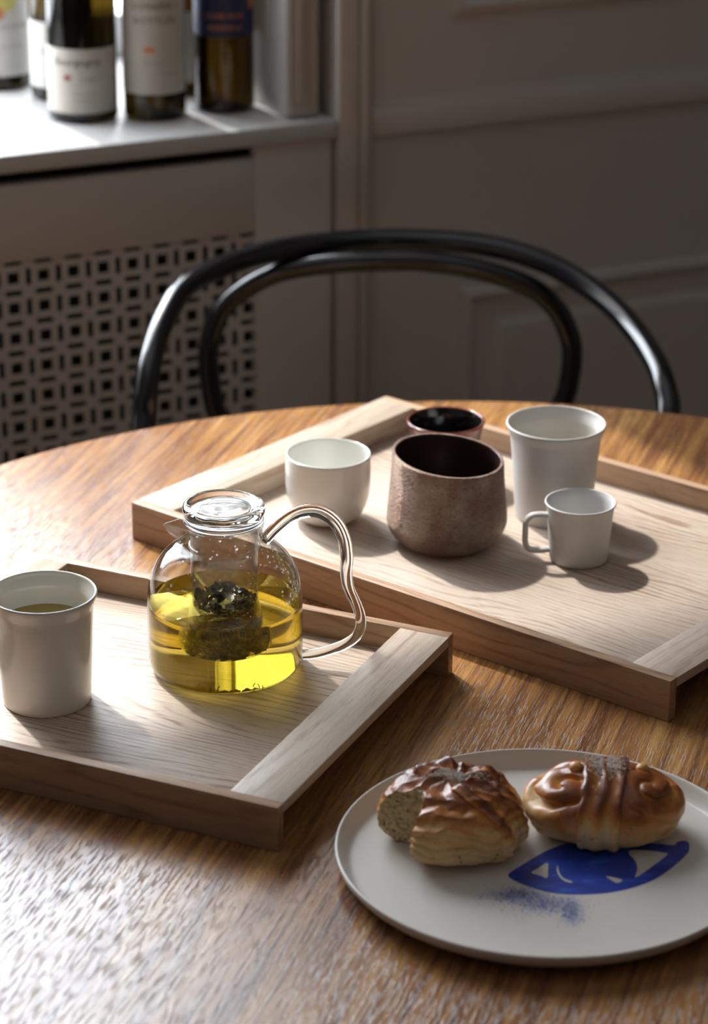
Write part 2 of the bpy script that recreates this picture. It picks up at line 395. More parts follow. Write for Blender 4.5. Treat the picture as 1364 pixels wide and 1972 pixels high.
# window wall: pieces round the opening and the panelled stretch to its right
bm = bmesh.new()
wbox(bm, (0.2315, S1), (0.02, 0.48), (ZF, ZC))
wbox(bm, (S0, WIN_S0-0.05), (0.02, 0.48), (ZF, ZC))
wbox(bm, (WIN_S0-0.05, 0.2315), (0.02, 0.48), (WIN_Z1, ZC))
wbox(bm, (WIN_S0-0.05, 0.2315), (0.10, 0.48), (ZF, WIN_Z0-0.03))
wb = struct(wobj('wall_back', bm, M['paint']))
bm = bmesh.new()                                     # chair rail: flat band with a small cap
wbox(bm, (0.278, S1), (0.010, 0.021), (0.151, 0.186), 0.003); wbox(bm, (0.278, S1), (0.015, 0.021), (0.184, 0.194), 0.002)
bm_obj('chair_rail', bm, M['paint'], wb)
def wall_panel(s0, s1, z0, z1, inset, zin):          # moulded frame and raised field, mitred by profile rings
    rings = [(0, 0.0), (0.004, -0.007), (0.012, -0.009), (0.018, -0.003), (0.022, 0.003), (inset, 0.004), (inset+0.004, -0.002), (inset+0.012, -0.006)]
    V, Fc = [], []
    for d, t in rings:
        for (a, b) in ((s0+d, z0+d), (s1-d, z0+d), (s1-d, z1-d), (s0+d, z1-d)): V.append((a, 0.0198+t, b))
    for i in range(len(rings)-1):
        for k in range(4):
            k2 = (k+1) % 4; Fc.append((i*4+k, i*4+k2, (i+1)*4+k2, (i+1)*4+k))
    n = len(rings)-1; Fc.append((n*4, n*4+1, n*4+2, n*4+3))
    return mesh_obj('wall_panel', V, Fc, M['paint'], wb, False)
wall_panel(0.41, 1.35, -0.60, -0.057, 0.046, 0.05)
wall_panel(0.39, 1.35, 0.287, 1.55, 0.030, 0.05)
wall_panel(1.45, 2.1, -0.60, -0.057, 0.046, 0.05)
bm = bmesh.new(); wbox(bm, (0.2325, 0.2585), (0.0, 0.06), (ZF, ZC), 0.002); wbox(bm, (0.2585, 0.2785), (0.004, 0.06), (ZF, ZC), 0.002)
post = struct(wobj('trim_1', bm, M['paint']))
V, Fc = tube_data([(0.2680, 0.003, ZF), (0.2680, 0.003, ZC)], 0.0085, 16, 1.0, (0, -1, 0))
mesh_obj('bead', V, Fc, M['paint_shut'], post)
bm = bmesh.new(); wbox(bm, (0.2785, S1), (0.006, 0.02), (ZF, ZF+0.10), 0.003); struct(wobj('baseboard_back', bm, M['paint']))

# window: frame at the back of the opening, deep sill in front
bm = bmesh.new(); t0, t1 = WIN_T, WIN_T+0.05
wbox(bm, (WIN_S0, WIN_S1+.06), (t0, t1), (WIN_Z0, WIN_Z0+0.055), 0.004); wbox(bm, (WIN_S0, WIN_S1+.06), (t0, t1), (WIN_Z1-0.05, WIN_Z1), 0.004)
wbox(bm, (WIN_S0-.05, WIN_S0+0.05), (t0, t1), (WIN_Z0, WIN_Z1), 0.004); wbox(bm, (WIN_S1-0.03, WIN_S1+.06), (t0, t1), (WIN_Z0, WIN_Z1), 0.004)
win = struct(wobj('window_1', bm, M['paint_sill']))
bm = bmesh.new(); wbox(bm, (WIN_S0-0.05, 0.2312), (0.0, WIN_T+0.05), (0.158, 0.18), 0.004, )
bm_obj('window_sill', bm, M['paint_sill'], win)

# folded shutter standing at the right end of the sill
sh = thing('window_shutter', 'pale folded shutter leaf standing upright at the right end of the window sill', 'shutter'); sh.matrix_world = WM
bm = bmesh.new(); wbox(bm, (0.178, 0.2165), (0.022, 0.40), (0.1815, WIN_Z1-0.01), 0.002); bm_obj('leaf_board', bm, M['paint_shut'], sh)
bm = bmesh.new(); wbox(bm, (0.188, 0.199), (0.0185, 0.024), (0.20, WIN_Z1-0.02), 0.0015); wbox(bm, (0.2035, 0.2125), (0.0185, 0.024), (0.20, WIN_Z1-0.02), 0.0015); bm_obj('edge_bead', bm, M['paint_shut'], sh)
bm = bmesh.new(); wbox(bm, (0.1755, 0.1785), (0.024, 0.39), (0.1815, WIN_Z1-.01), 0.001); wbox(bm, (0.172, 0.176), (0.07, 0.35), (0.27, 0.95), 0.0015); bm_obj('lit_leaf_panel', bm, M['paint_sill'], sh)  # window-side face in paler paint: daylight put into its colour

# radiator cover under the sill
rc = thing('radiator_cover', 'taupe painted radiator cover with a perforated grille below the window sill', 'radiator cover'); rc.matrix_world = WM
GP = 0.0367; GL, GR, GT = 0.1276-0.0367*29, 0.1276, 0.0505; NR = 16; GB = GT-GP*NR
bm = bmesh.new()
RL, RR = WIN_S0-0.03, 0.2275
wbox(bm, (GR, RR), (0.01, 0.028), (ZF, 0.1575), 0.0012)
wbox(bm, (RL, GL), (0.01, 0.028), (ZF, 0.1575), 0.0012)
wbox(bm, (GL, GR), (0.01, 0.028), (GT, 0.1415), 0.0008)
wbox(bm, (GL, GR), (0.01, 0.028), (ZF, GB), 0.0008)
wbox(bm, (GL, GR), (0.01, 0.028), (0.1555, 0.1578))
bm_obj('front_panel', bm, M['paint'], rc)
bm = bmesh.new(); wbox(bm, (RL, 0.2312), (0.088, 0.098), (ZF, 0.157)); bm_obj('inner_back', bm, M['dark'], rc)  # near-black sheet added so the grille holes and slot look dark
def grille():
    q = 0.19; dw, dl = 0.09, 0.28
    lines = sorted({0, dw, 0.5-dl, 0.5-q, 0.5+q, 0.5+dl, 1-dw})
    NC = 29
    xs = [GL + (0.2775-1+i)*GP*0 + (i+l)*GP for i in range(NC) for l in lines] + [GR]
    # shift so that a column of square holes sits at s = 0.1196 and a row at z = 0.030
    ox = (0.1196 - GP*0.5) - (GL + (NC-1)*GP); oz = 0.0485
    xs = [GL] + [min(max(x+ox, GL), GR) for x in xs] ; zs = [oz - (j+l)*GP for j in range(NR) for l in lines]
    zs = [GT] + [max(z, GB) for z in zs] + [GB]
    xs = sorted(set(round(x, 6) for x in xs)); zs = sorted(set(round(z, 6) for z in zs))
    def hole(x, z):
        u = ((x - (GL+ox))/GP) % 1; v = ((oz - z)/GP) % 1
        du = min(u, 1-u); dv = min(v, 1-v)
        if abs(u-.5) < q and abs(v-.5) < q: return True
        if du < dw and abs(v-.5) < dl: return True
        if dv < dw and abs(u-.5) < dl: return True
        return False
    solid = [[not hole((xs[i]+xs[i+1])/2, (zs[j]+zs[j+1])/2) for j in range(len(zs)-1)] for i in range(len(xs)-1)]
    V, Fc, ix = [], [], {}
    def vid(i, j, k):
        if (i, j, k) not in ix: ix[(i, j, k)] = len(V); V.append((xs[i], 0.013+0.002*k, zs[j]))
        return ix[(i, j, k)]
    ni, nj = len(xs)-1, len(zs)-1
    for i in range(ni):
        for j in range(nj):
            if not solid[i][j]: continue
            Fc.append((vid(i, j, 0), vid(i+1, j, 0), vid(i+1, j+1, 0), vid(i, j+1, 0)))
            for di, dj, a, b in ((-1, 0, (i, j), (i, j+1)), (1, 0, (i+1, j+1), (i+1, j)), (0, -1, (i+1, j), (i, j)), (0, 1, (i, j+1), (i+1, j+1))):
                I, J = i+di, j+dj
                if 0 <= I < ni and 0 <= J < nj and not solid[I][J]:
                    Fc.append((vid(*a, 0), vid(*b, 0), vid(*b, 1), vid(*a, 1)))
    return mesh_obj('grille', V, Fc, M['paint'], rc, False)
grille()

# ------------------------------------------------------------------ bottles on the sill
def bent_text(txt, size, r, zc, mat, parent, ang=0.0, name='lettering', spacing=1.0, shear=0.0):
    cu = bpy.data.curves.new('txt', 'FONT'); cu.body = txt; cu.size = size; cu.align_x = 'CENTER'; cu.align_y = 'CENTER'
    cu.space_character = spacing; cu.shear = shear; cu.extrude = 0.00006; cu.resolution_u = 2
    o = bpy.data.objects.new('txt', cu); sc.collection.objects.link(o)
    me = bpy.data.meshes.new_from_object(o.evaluated_get(bpy.context.evaluated_depsgraph_get()))
    bpy.data.objects.remove(o)
    for v in me.vertices:
        a = v.co.x/r + ang; rr = r + v.co.z
        v.co = Vector((rr*math.sin(a), -rr*math.cos(a), v.co.y + zc))
    me.materials.clear(); me.materials.append(mat); me.name = name
    return link(bpy.data.objects.new(name, me), parent)
def bent_patch(name, r, z0, z1, a0, a1, mat, parent, thick=0.0003, n=28, nz=1, ellipse=False):
    V, Fc = [], []
    for k in range(n+1):
        f = k/n; a = a0+(a1-a0)*f
        h = math.sqrt(max(0.0, 1-(2*f-1)**2)) if ellipse else 1.0
        zc, hh = (z0+z1)/2, (z1-z0)/2*h
        for rr in (r, r+thick):
            V.append((rr*math.sin(a), -rr*math.cos(a), zc-hh)); V.append((rr*math.sin(a), -rr*math.cos(a), zc+hh))
    for k in range(n):
        b, c = k*4, k*4+4
        Fc += [(b+2, c+2, c+3, b+3), (b, b+1, c+1, c), (b+1, b+3, c+3, c+1), (b, c, c+2, b+2)]
    Fc += [(0, 2, 3, 1), (n*4, n*4+1, n*4+3, n*4+2)]
    return mesh_obj(name, V, Fc, mat, parent, True, 40)
ZS = 0.18
def bottle(px, py, r, style, glass, label, h=0.30):
    p = at(px, py, ZS); p.z = TZ+ZS+0.0002
    face = math.atan2(-p.x, p.y)                       # label side towards the viewer's end of the room
    t = thing('wine_bottle', label, 'bottle', p, face*0.4, 'wine bottles on the window sill')
    if style == 'burgundy':
        pr = [(r-.004, 0), (r, .004), (r, .145), (r*.93, .170), (r*.74, .20), (r*.50, .225), (r*.38, .245), (.0145, .265), (.0142, .287), (.0156, .288), (.0156, .296), (.0135, h)]
    else:
        pr = [(r-.004, 0), (r, .004), (r, .190), (r*.95, .202), (r*.72, .218), (r*.48, .230), (.0150, .242), (.0140, .287), (.0155, .288), (.0155, .296), (.0135, h)]
    prof = [(0, .006), (r*.55, .005), (r-.008, .0005)] + pr + [(0, h)]
    lathe('glass_body', prof, M[glass], t, 48)
    lathe('capsule', [(0, h+.0006), (.0142, h+.0005), (.0162, h-.004), (.0162, h-.013), (.0149, h-.014), (.0155, h-.05)], M['foil'], t, 32)
    return t
# 1 far left, white label with grape print
b = bottle(0, 162, .040, 'bordeaux', 'bottle_green', 'wine bottle with a white label and yellow grape print, furthest back on the sill')
l = bent_patch('label', .0402, .018, .16, -1.5, 1.35, M['paper_white'], b)
bent_patch('grape_print', .0406, .098, .128, 0.0, 0.72, M['yellow_ink'], l, ellipse=True)
bent_patch('leaf_print', .0407, .088, .104, 0.0, 0.30, M['copper'], l, ellipse=True)
bent_text('CHATELAIN', .0085, .0406, .079, M['ink_grey'], l, 0.55, spacing=1.1)
bent_text('grand vin blanc', .0055, .0406, .055, M['ink_grey'], l, 0.5)
# 2 behind bottle three
b = bottle(122, 184, .0385, 'burgundy', 'bottle_green', 'wine bottle with a plain cream label, half hidden behind the broad burgundy bottle')
l = bent_patch('label', .0387, .017, .097, -1.5, 1.5, M['paper_white'], b)
bent_text('Vallee', .011, .0391, .062, M['ink_grey'], l, -0.35)
# 3 burgundy, front
b = bottle(162, 224, .0412, 'burgundy', 'bottle_green', 'broad dark burgundy bottle with a cream label and small red seal, front of the sill')
l = bent_patch('label', .0414, .0125, .089, -1.45, 1.2, M['paper'], b)
bent_text('Bourgogne', .0135, .0418, .0735, M['ink'], l, -0.12, shear=0.2)
bent_patch('red_seal', .0418, .0515, .0585, -0.50, -0.29, M['ink_red'], l, ellipse=True)
bent_text('Appellation', .0058, .0418, .0535, M['ink_grey'], l, 0.28)
bent_text('mis en bouteille', .0050, .0418, .036, M['ink_grey'], l, 0.1)
bent_text('au domaine', .0050, .0418, .028, M['ink_grey'], l, 0.1)
# 4 tall label with two lines of capitals
b = bottle(299, 221, .0372, 'bordeaux', 'bottle_green', 'wine bottle with a tall pale label carrying two lines of dark capitals')
l = bent_patch('label', .0374, .0325, .175, -1.4, 1.3, M['paper'], b)
bent_text('DOMAINE S', .0105, .0378, .1365, M['ink'], l, 0.12, spacing=1.1)
bent_text('BOTTLER', .0115, .0378, .1195, M['ink'], l, 0.10, spacing=1.15)
bent_patch('copper_mark', .0378, .082, .0895, -0.30, 0.12, M['copper'], l, ellipse=True)
bent_text('Riesling', .007, .0378, .070, M['ink_grey'], l, 0.0)
bent_text('~', .014, .0378, .068, M['ink_grey'], l, -0.85)
bent_text('trocken', .006, .0378, .058, M['ink_grey'], l, 0.55)
# 5 behind, slim
b = bottle(346, 176, .036, 'bordeaux', 'bottle_olive', 'slim wine bottle with a narrow pale label, standing behind the gap of two front bottles')
bent_patch('label', .0362, .020, .105, -1.2, 1.2, M['paper'], b)
# 6 blue label
b = bottle(433, 207, .0358, 'bordeaux', 'bottle_olive', 'amber wine bottle with a navy blue label and copper lettering, nearest the shutter')
l = bent_patch('label', .0360, .0925, .175, -1.5, 1.5, M['blue_label'], b)
bent_text('CUVEE NOIR', .0085, .0364, .1175, M['copper'], l, 0.05)
bent_text('RESERVE N', .0085, .0364, .1035, M['copper'], l, 0.05)
bent_patch('copper_band', .0364, .124, .175, 0.95, 1.22, M['copper'], l)

# ------------------------------------------------------------------ table
TC = (0.1207, 1.9837); TR = 0.670
tb = thing('round_table', 'round honey oak table under the trays and plate', 'table', (TC[0], TC[1], 0))
lathe('tabletop', [(0, TZ), (TR-.008, TZ), (TR-.0045, TZ), (TR-.001, TZ-.0012), (TR, TZ-.004), (TR, TZ-.020), (TR-.003, TZ-.024), (0, TZ-.024)], M['table'], tb, 256, angle=12)
lathe('pedestal', [(0.22, TZ-.0245), (.20, TZ-.045), (.075, TZ-.06), (.055, TZ-.12), (.05, .30), (.065, .10), (.07, .045)], M['table_dark'], tb, 48)
lathe('foot', [(0, .046), (.10, .045), (.26, .025), (.27, .015), (.27, .0), (0, 0)], M['table_dark'], tb, 48)

# ------------------------------------------------------------------ trays
def tray(FR, th, L, W, label, gname, H=0.036, FL=0.0145, pw=0.0432, tk=0.0096, pt=0.0085):
    a = Vector((-math.cos(th), math.sin(th), 0)); b = Vector((math.sin(th), math.cos(th), 0))
    c = Vector((FR[0], FR[1], 0)) + a*(L/2) + b*(W/2)
    t = thing('serving_tray', label, 'tray', (c.x, c.y, TZ+0.0001), -th, 'wooden serving trays')
    hx, hy = L/2, W/2
    box('base_panel', (-hx+pw-.003, -hy+tk, FL-.008), (hx-pw+.003, hy-tk, FL), M['oak_x'], t, 0.0004)
    for s in (-1, 1):
        y0, y1 = sorted((s*hy, s*(hy-tk)))
        box('side_rail', (-hx, y0, 0), (hx, y1, H), M['oak_rail'], t, 0.0007)
        x0, x1 = sorted((s*hx, s*(hx-pw)))
        box('handle_plank', (x0, -hy+tk, H-pt), (x1, hy-tk, H-.0001), M['oak_y'], t, 0.0005)
        x0, x1 = sorted((s*(hx-pw), s*(hx-pw+.008)))
        box('end_board', (x0, -hy+tk, FL-.008), (x1, hy-tk, H-pt), M['oak_y'], t, 0.0004)
    return t
tray((-.0530, 1.6960), .42287, .4001, .3289, 'smaller oak tray in front carrying the glass teapot and a cream cup', 'a')
tray((.2500, 1.9071), .68046, .5835, .3738, 'larger oak tray behind, carrying five cups', 'b', pw=0.0429, tk=0.0101)
ZT = 0.0145

# ------------------------------------------------------------------ cups
def cup_profile(outer, wall, floor):
    """outer: (r, z) from base to rim; returns closed double-wall profile from the axis underneath to the axis inside"""
    inn = [(max(r-wall, 0.001), z) for r, z in outer if z > floor+.004]
    rt, zt = outer[-1]
    rim = [(rt-wall*.15, zt+wall*.42), (rt-wall*.5, zt+wall*.55), (rt-wall*.85, zt+wall*.42)]
    return [(0, .0008), (outer[0][0]*.86, .0006), (outer[0][0]*.95, .0)] + outer + rim + inn[::-1] + [(max(inn[0][0]-.003, .001), floor+.001), (inn[0][0]*.7, floor), (0, floor)]
def place(px, py, z=ZT): p = at(px, py, z); return (p.x, p.y, TZ+z+0.0002)

# white porcelain bowl cup
o = curve2([(.020, .0006), (.0255, .0025), (.0315, .0085), (.0365, .019), (.0388, .032), (.0392, .046), (.0390, .0638)], 6)
c = lathe('tea_bowl', cup_profile(o, .0022, .005), M['porcelain'], None, 96, angle=60)
c.location = place(632, 999); tag(c, 'glossy white porcelain bowl cup without handle on the larger tray', 'cup')
# bronze pot cup, slanted rim
o = curve2([(.0385, .0006), (.0435, .0035), (.0500, .0105), (.0535, .0185), (.0540, .027), (.0524, .046), (.0506, .066), (.0500, .0815)], 6)
def slant(v):
    f = max(0, min(1, (v.z-.030)/.052))
    w = 1+0.010*math.sin(2*math.atan2(v.y, v.x)+.6)+0.006*math.sin(3*math.atan2(v.y, v.x))
    return Vector((v.x*w, v.y*w, v.z + f*(-.105*v.x + .045*v.y)))
pr = cup_profile(o, .0034, .008)
zi = len(o)+4
V, Fc = lathe_data(pr, 112, False)
ro = [i for i in range(len(pr))]
midx = []
for f in Fc:
    row = max(0, (min(f)-1)//112)
    midx.append(1 if row >= zi else 0)
V = [slant(Vector(v)) for v in V]
c = mesh_obj('bronze_cup', V, Fc, None, None, True, 60, [M['bronze'], M['brown_in']], midx)
c.location = place(860, 1042); tag(c, 'wide bronze brown stoneware cup with a slanted rim, middle of the larger tray', 'cup')
# dark cup with oxblood rim behind it
zt_ = 0.060
p = at(859, 809, ZT+zt_)
o = curve2([(.024, .0006), (.0275, .003), (.0305, .012), (.0318, .028), (.0330, .042), (.0350, .052), (.0372, .0590)], 5)
pr = cup_profile(o, .0026, .006); V, Fc = lathe_data(pr, 96, False); midx = []
for f in Fc:
    row = max(0, (min(f)-1)//96); z = sum(V[i][2] for i in f)/len(f)
    midx.append(2 if row >= len(o)+5 else (1 if z > .0535 else 0))
c = mesh_obj('dark_cup', V, Fc, None, None, True, 60, [M['mottle'], M['red_rim'], M['black_in']], midx)
c.location = (p.x, p.y, TZ+ZT+.0002); tag(c, 'small dark cup with an oxblood red rim, behind the bronze cup', 'cup')
# tall matte beaker with flared lip
def beaker(rb, rt, h, lip):
    w = rt-lip
    return curve2([(rb-.002, .0004), (rb, .003), (rb+(w-rb)*.33, h*.33), (rb+(w-rb)*.70, h*.66), (w-.0002, h*.86)], 5) + curve2([(w+.0001, h*.875), (w+lip*.35, h*.91), (w+lip*.80, h*.955), (rt, h-.0012)], 4)
o = beaker(.0352, .0458, .0915, .0040)
c = lathe('tall_beaker', cup_profile(o, .0024, .006), M['matte'], None, 96, angle=60)
c.location = place(1065, 992); tag(c, 'tall matte grey white beaker with flared lip at the back of the larger tray', 'cup')
TALL = Vector(c.location)
te = lathe('tea', [(0, .052), (.0372, .052), (.0366, .048), (0, .0065)], M['tea_cup'], None, 64)
te.location = TALL; tag(te, 'shallow tea left in the tall matte beaker', 'tea')
# small mug with square handle
o = curve2([(.0245, .0004), (.0260, .0028), (.0272, .018), (.0284, .034), (.0294, .046)], 5) + curve2([(.0298, .0490), (.0306, .0520), (.0318, .0542)], 3)
MP = place(1114, 1076)
t = thing('small_mug', 'small matte grey white mug with a squared handle, right of the bronze cup', 'mug', MP)
lathe('mug_body', cup_profile(o, .0021, .005), M['matte'], t, 96, angle=60)
hp = [(-.0275, .0, .0430), (-.0370, .0, .0437), (-.0440, .0, .0425), (-.0480, .0, .0375), (-.0486, .0, .0270), (-.0482, .0, .0170), (-.0450, .0, .0115), (-.0380, .0, .0098), (-.0262, .0, .0102)]
hp = [Matrix.Rotation(math.radians(6), 4, 'Z') @ Vector(q) for q in hp]
tube('handle', catmull(hp, 6), .0042, M['matte'], t, 18, 0.62, (0, 0, 1))
# cream cup on the small tray
o = beaker(.0350, .0425, .0930, .0034)
c = lathe('cream_cup', cup_profile(o, .0024, .006), M['cream'], None, 96, angle=60)
c.location = place(91, 1346); tag(c, 'glossy cream cup with flared lip beside the glass teapot on the smaller tray', 'cup')
te = lathe('tea', [(0, .0665), (.0364, .0665), (.0358, .062), (0, .0065)], M['tea_cup'], None, 64)
te.location = c.location; tag(te, 'pale tea half filling the cream cup', 'tea')

# ------------------------------------------------------------------ teapot
TP = Vector(place(435, 1284))
tp = thing('teapot', 'round clear glass teapot of yellow green tea with a looping glass handle', 'teapot', TP)
bo = [(.0, .0006), (.048, .0004)] + curve2([(.052, .0004), (.0572, .0020), (.0610, .0062), (.0624, .0130), (.0626, .030), (.0626, .052), (.0620, .068), (.0598, .080), (.0550, .0915), (.0480, .1005), (.0395, .1070), (.0330, .1100)], 6) + curve2([(.0315, .1115), (.0309, .1150), (.0309, .1215), (.0316, .1255), (.0326, .1268)], 4)
TW = .0016
bi = []
for i in range(len(bo)-1, -1, -1):
    r, z = bo[i]
    a = bo[max(i-1, 0)]; b_ = bo[min(i+1, len(bo)-1)]
    tx, tz = b_[0]-a[0], b_[1]-a[1]; L_ = math.hypot(tx, tz) or 1
    nr, nz = tz/L_, -tx/L_
    bi.append((max(r-nr*TW, 0), z-nz*TW if i < len(bo)-1 else z))
bi[-1] = (0, .0022)
def spout(v):
    th = math.atan2(v.y, -v.x); z = v.z
    if z < .103: return v
    f = min(1, (z-.103)/.0225); f = f*f*(3-2*f)
    k = math.exp(-abs(th/.30)**1.35)*f*.0165
    r = math.hypot(v.x, v.y)
    if r < 1e-6: return v
    return Vector((v.x*(r+k)/r, v.y*(r+k)/r*(1-.35*f*math.exp(-(th/.5)**2)), z - .002*k/.0165))
lathe('glass_body', bo+bi, M['glass'], tp, 128, angle=60, warp=spout)
# lid: thick disc with raised rim and dished top
lid = [(0, .1345), (.018, .1345), (.0262, .1335), (.0285, .1295), (.0292, .1285), (.0312, .1283), (.0322, .1290), (.0316, .1315), (.0312, .1330), (.0320, .1345), (.0328, .1370), (.0330, .1395), (.0322, .1420), (.0305, .1434), (.0285, .1432), (.0265, .1418), (.0245, .1404), (.020, .1400), (.0165, .1406), (.013, .1402), (.009, .1405), (.004, .1402), (0, .1403)]
lathe('lid', lid, M['solid_glass'], tp, 96, angle=60)
# handle: solid glass rod
hx = [(505, 1040), (530, 1022), (560, 998), (590, 986), (620, 988), (647, 1006), (663, 1035), (669, 1070), (668, 1100), (673, 1130), (687, 1160), (697, 1190), (692, 1218), (668, 1238), (630, 1252), (603, 1258), (585, 1262)]
hp = [((x-434)/2400, 0, (1284-y)/2172) for x, y in hx]
hp[0] = (.0322, 0, .1118); hp[-1] = (.0626, 0, .0112)
path = catmull(hp, 6); n_ = len(path)
tube('handle', path, [.0046+.0012*math.exp(-((i/(n_-1)-.3)/.25)**2)-.0004*(i/(n_-1)) for i in range(n_)], M['solid_glass'], tp, 20)
# infuser: glass tube hanging in the neck
fo = [(0, .0190)] + curve2([(.014, .0190), (.0215, .0200), (.0255, .0235), (.0270, .0290), (.0270, .070), (.0270, .118)], 5) + [(.0285, .1245), (.0300, .1268), (.0296, .1276)]
fi = [(max(r-.0012, 0), z+(.0012 if z < .022 else 0)) for r, z in fo[::-1]]
lathe('infuser', fo+fi, M['glass_in'], tp, 96, angle=60)
lathe('infuser_collar', [(.0272, .1060), (.0284, .1066), (.0287, .1078), (.0284, .1090), (.0272, .1096)], M['glass'], tp, 96)
# condensation drops inside the right shoulder
V, Fc = [], []
dl_ = lathe_data([(1.0, 0.0), (.85, .3), (.5, .55), (0, .65)], 7, False)
sh_ = [q for q in bo if .070 < q[1] < .1075]
for _ in range(420):
    f_ = random.random()**1.3*(len(sh_)-1.001); i_ = int(f_); q0, q1 = sh_[i_], sh_[i_+1]
    r_, z_ = q0[0]+(q1[0]-q0[0])*(f_-i_)-TW*1.05, q0[1]+(q1[1]-q0[1])*(f_-i_)-.0008
    a_ = random.gauss(.15, .55) if random.random() < .8 else random.uniform(0, 2*PI)
    n_ = Vector((-(q0[1]-q1[1]), 0, -(q1[0]-q0[0]))).normalized(); n_ = -n_ if n_.x > 0 else n_
    t_ = Vector((q1[0]-q0[0], 0, q1[1]-q0[1])).normalized(); s_ = abs(random.gauss(0, .00055))+.00025; b0 = len(V)
    R_ = Matrix.Rotation(a_, 3, 'Z'); c_ = Vector((r_, 0, z_))
    for v in dl_[0]: V.append(R_ @ (c_ + t_*(v[0]*s_) + Vector((0, 1, 0))*(v[1]*s_) + n_*(v[2]*s_)))
    for f in dl_[1]: Fc.append(tuple(b0+k for k in f))
o = mesh_obj('condensation', V, Fc, M['drops'], tp); o['kind'] = 'stuff'
# tea: fills the body up to its level
LV = .0597
ti = [(r+.0004 if r > .001 else r, z-.0004) for r, z in bi[::-1] if z < LV-.002]
teaprof = ti + [(ti[-1][0]+.0001, LV-.0008), (ti[-1][0]-.0006, LV), (0, LV)]
te = lathe('tea', teaprof, None, None, 128, angle=50, mats=[M['tea'], M['tea_base']], pick=lambda z, r, f: 1 if z < .0035 else 0); te.location = TP
tag(te, 'clear yellow green tea filling the glass teapot', 'tea')
# leaves in the infuser
def leaf_mesh(cnt, zlo, zhi, rmax, big):
    V, Fc = [], []
    for _ in range(cnt):
        rr = rmax*math.sqrt(random.random()); aa = random.uniform(0, 2*PI)
        if random.random() < .5: rr = rmax*random.uniform(.75, 1)
        c_ = Vector((rr*math.cos(aa), rr*math.sin(aa), random.uniform(zlo, zhi)))
        ln, wd = random.uniform(.4, 1.0)*big, random.uniform(.10, .34)*big
        q = Matrix.Rotation(random.uniform(0, 2*PI), 3, 'Z') @ Matrix.Rotation(random.uniform(-.9, .9), 3, 'X') @ Matrix.Rotation(random.uniform(-1, 1), 3, 'Y')
        b0 = len(V); bend = random.uniform(-.5, .5); fold = random.uniform(.1, .6)
        for i in range(5):
            u = i/4-.5; w_ = wd*math.sin(PI*(i+.35)/4.7)
            for s in (-1, 0, 1):
                pnt = q @ Vector((u*ln, s*w_, bend*ln*u*u*2 + abs(s)*fold*w_)) + c_
                rad = math.hypot(pnt.x, pnt.y)
                if rad > rmax+.0006: pnt.x *= (rmax+.0006)/rad; pnt.y *= (rmax+.0006)/rad
                pnt.z = max(pnt.z, .0212+.10*max(0, rad-.02)); V.append(pnt)
        for i in range(4):
            for s in range(2):
                k = b0+i*3+s; Fc.append((k, k+1, k+4, k+3))
    return V, Fc
V, Fc = leaf_mesh(620, .0225, .061, .0254, .020)
o = mesh_obj('tea_leaves', V, Fc, M['leaf'], None, True, 80); o.location = TP
tag(o, 'wet green tea leaves packed in the glass infuser of the teapot', 'tea leaves', kind='stuff')
V, Fc = [], []
for _ in range(9):
    aa = random.uniform(-2.6, -.4); rr = random.uniform(.035, .056); b0 = len(V)
    d_ = Vector((random.uniform(-1, 1), random.uniform(-1, 1), .8)).normalized()*.0016
    c_ = Vector((rr*math.cos(aa), rr*math.sin(aa), .0045))
    for e in ((-1, -.35), (1, -.35), (1, .35), (-1, .35)): V.append(c_+d_*e[0]+Vector((.0012*e[1], .0004, 0)))
    Fc.append((b0, b0+1, b0+2, b0+3))
o = mesh_obj('leaf_crumbs', V, Fc, M['leaf'], None, False); o.location = TP
tag(o, 'few tiny dark leaf crumbs sunk at the bottom of the teapot', 'tea leaves', kind='stuff')

# ------------------------------------------------------------------ plate with painted eye
PC = at(1051, 1633, .016); PR = .150; PZ = .0062
pt = thing('plate', 'large off white plate with a blue painted eye, holding two buns', 'plate', (PC.x, PC.y, TZ+.0001))
lathe('plate_body', [(0, .001), (.10, .0008), (.124, .0), (.126, .0006), (.1375, .0030), (.1450, .0080), (.1492, .0135), (.1500, .0165), (.1496, .0178), (.1486, .0182), (.1476, .0176), (.1464, .0150), (.1438, .0108), (.1412, .0072), (.1396, PZ+.0002), (.1384, PZ), (.1370, PZ), (.06, PZ), (0, PZ)], M['plate'], pt, 160, angle=60)
def plate_xy(x, y):                                     # crop-8 reading -> plate floor
    p_ = at(980+x/3.552, 1440+y/3.552, PZ); return (p_.x-PC.x, p_.y-PC.y)
def smooth_loop(P, per=5):
    P = [Vector((a, b, 0)) for a, b in P]; n = len(P); out = []
    for i in range(n):
        a, b, c_, d_ = P[i-1], P[i], P[(i+1) % n], P[(i+2) % n]
        for k in range(per):
            t_ = k/per; out.append(0.5*((2*b)+(c_-a)*t_+(2*a-5*b+4*c_-d_)*t_*t_+(3*b-a-3*c_+d_)*t_**3))
    return [(v.x, v.y) for v in out]
eye = [(-5, 872), (60, 920), (150, 955), (260, 986), (400, 1004), (550, 1004), (700, 990), (850, 958), (980, 910), (1080, 850), (1165, 782), (1225, 722), (1236, 690), (1228, 648), (1185, 638), (1152, 648), (1130, 668), (1060, 662), (960, 655), (840, 640), (640, 610), (450, 640), (300, 690), (200, 738), (90, 805)]
holes = [[(868, 890), (985, 812), (1055, 760), (1088, 726), (1040, 714), (960, 704), (850, 700), (820, 720), (868, 780), (880, 835)],
         [(155, 856), (210, 818), (266, 786), (268, 840), (262, 892), (205, 872)],
         [(337, 805), (345, 852), (375, 892), (436, 916), (420, 925), (370, 906), (338, 868), (328, 830)],
         [(664, 880), (722, 888), (778, 906), (742, 928), (700, 906)]]
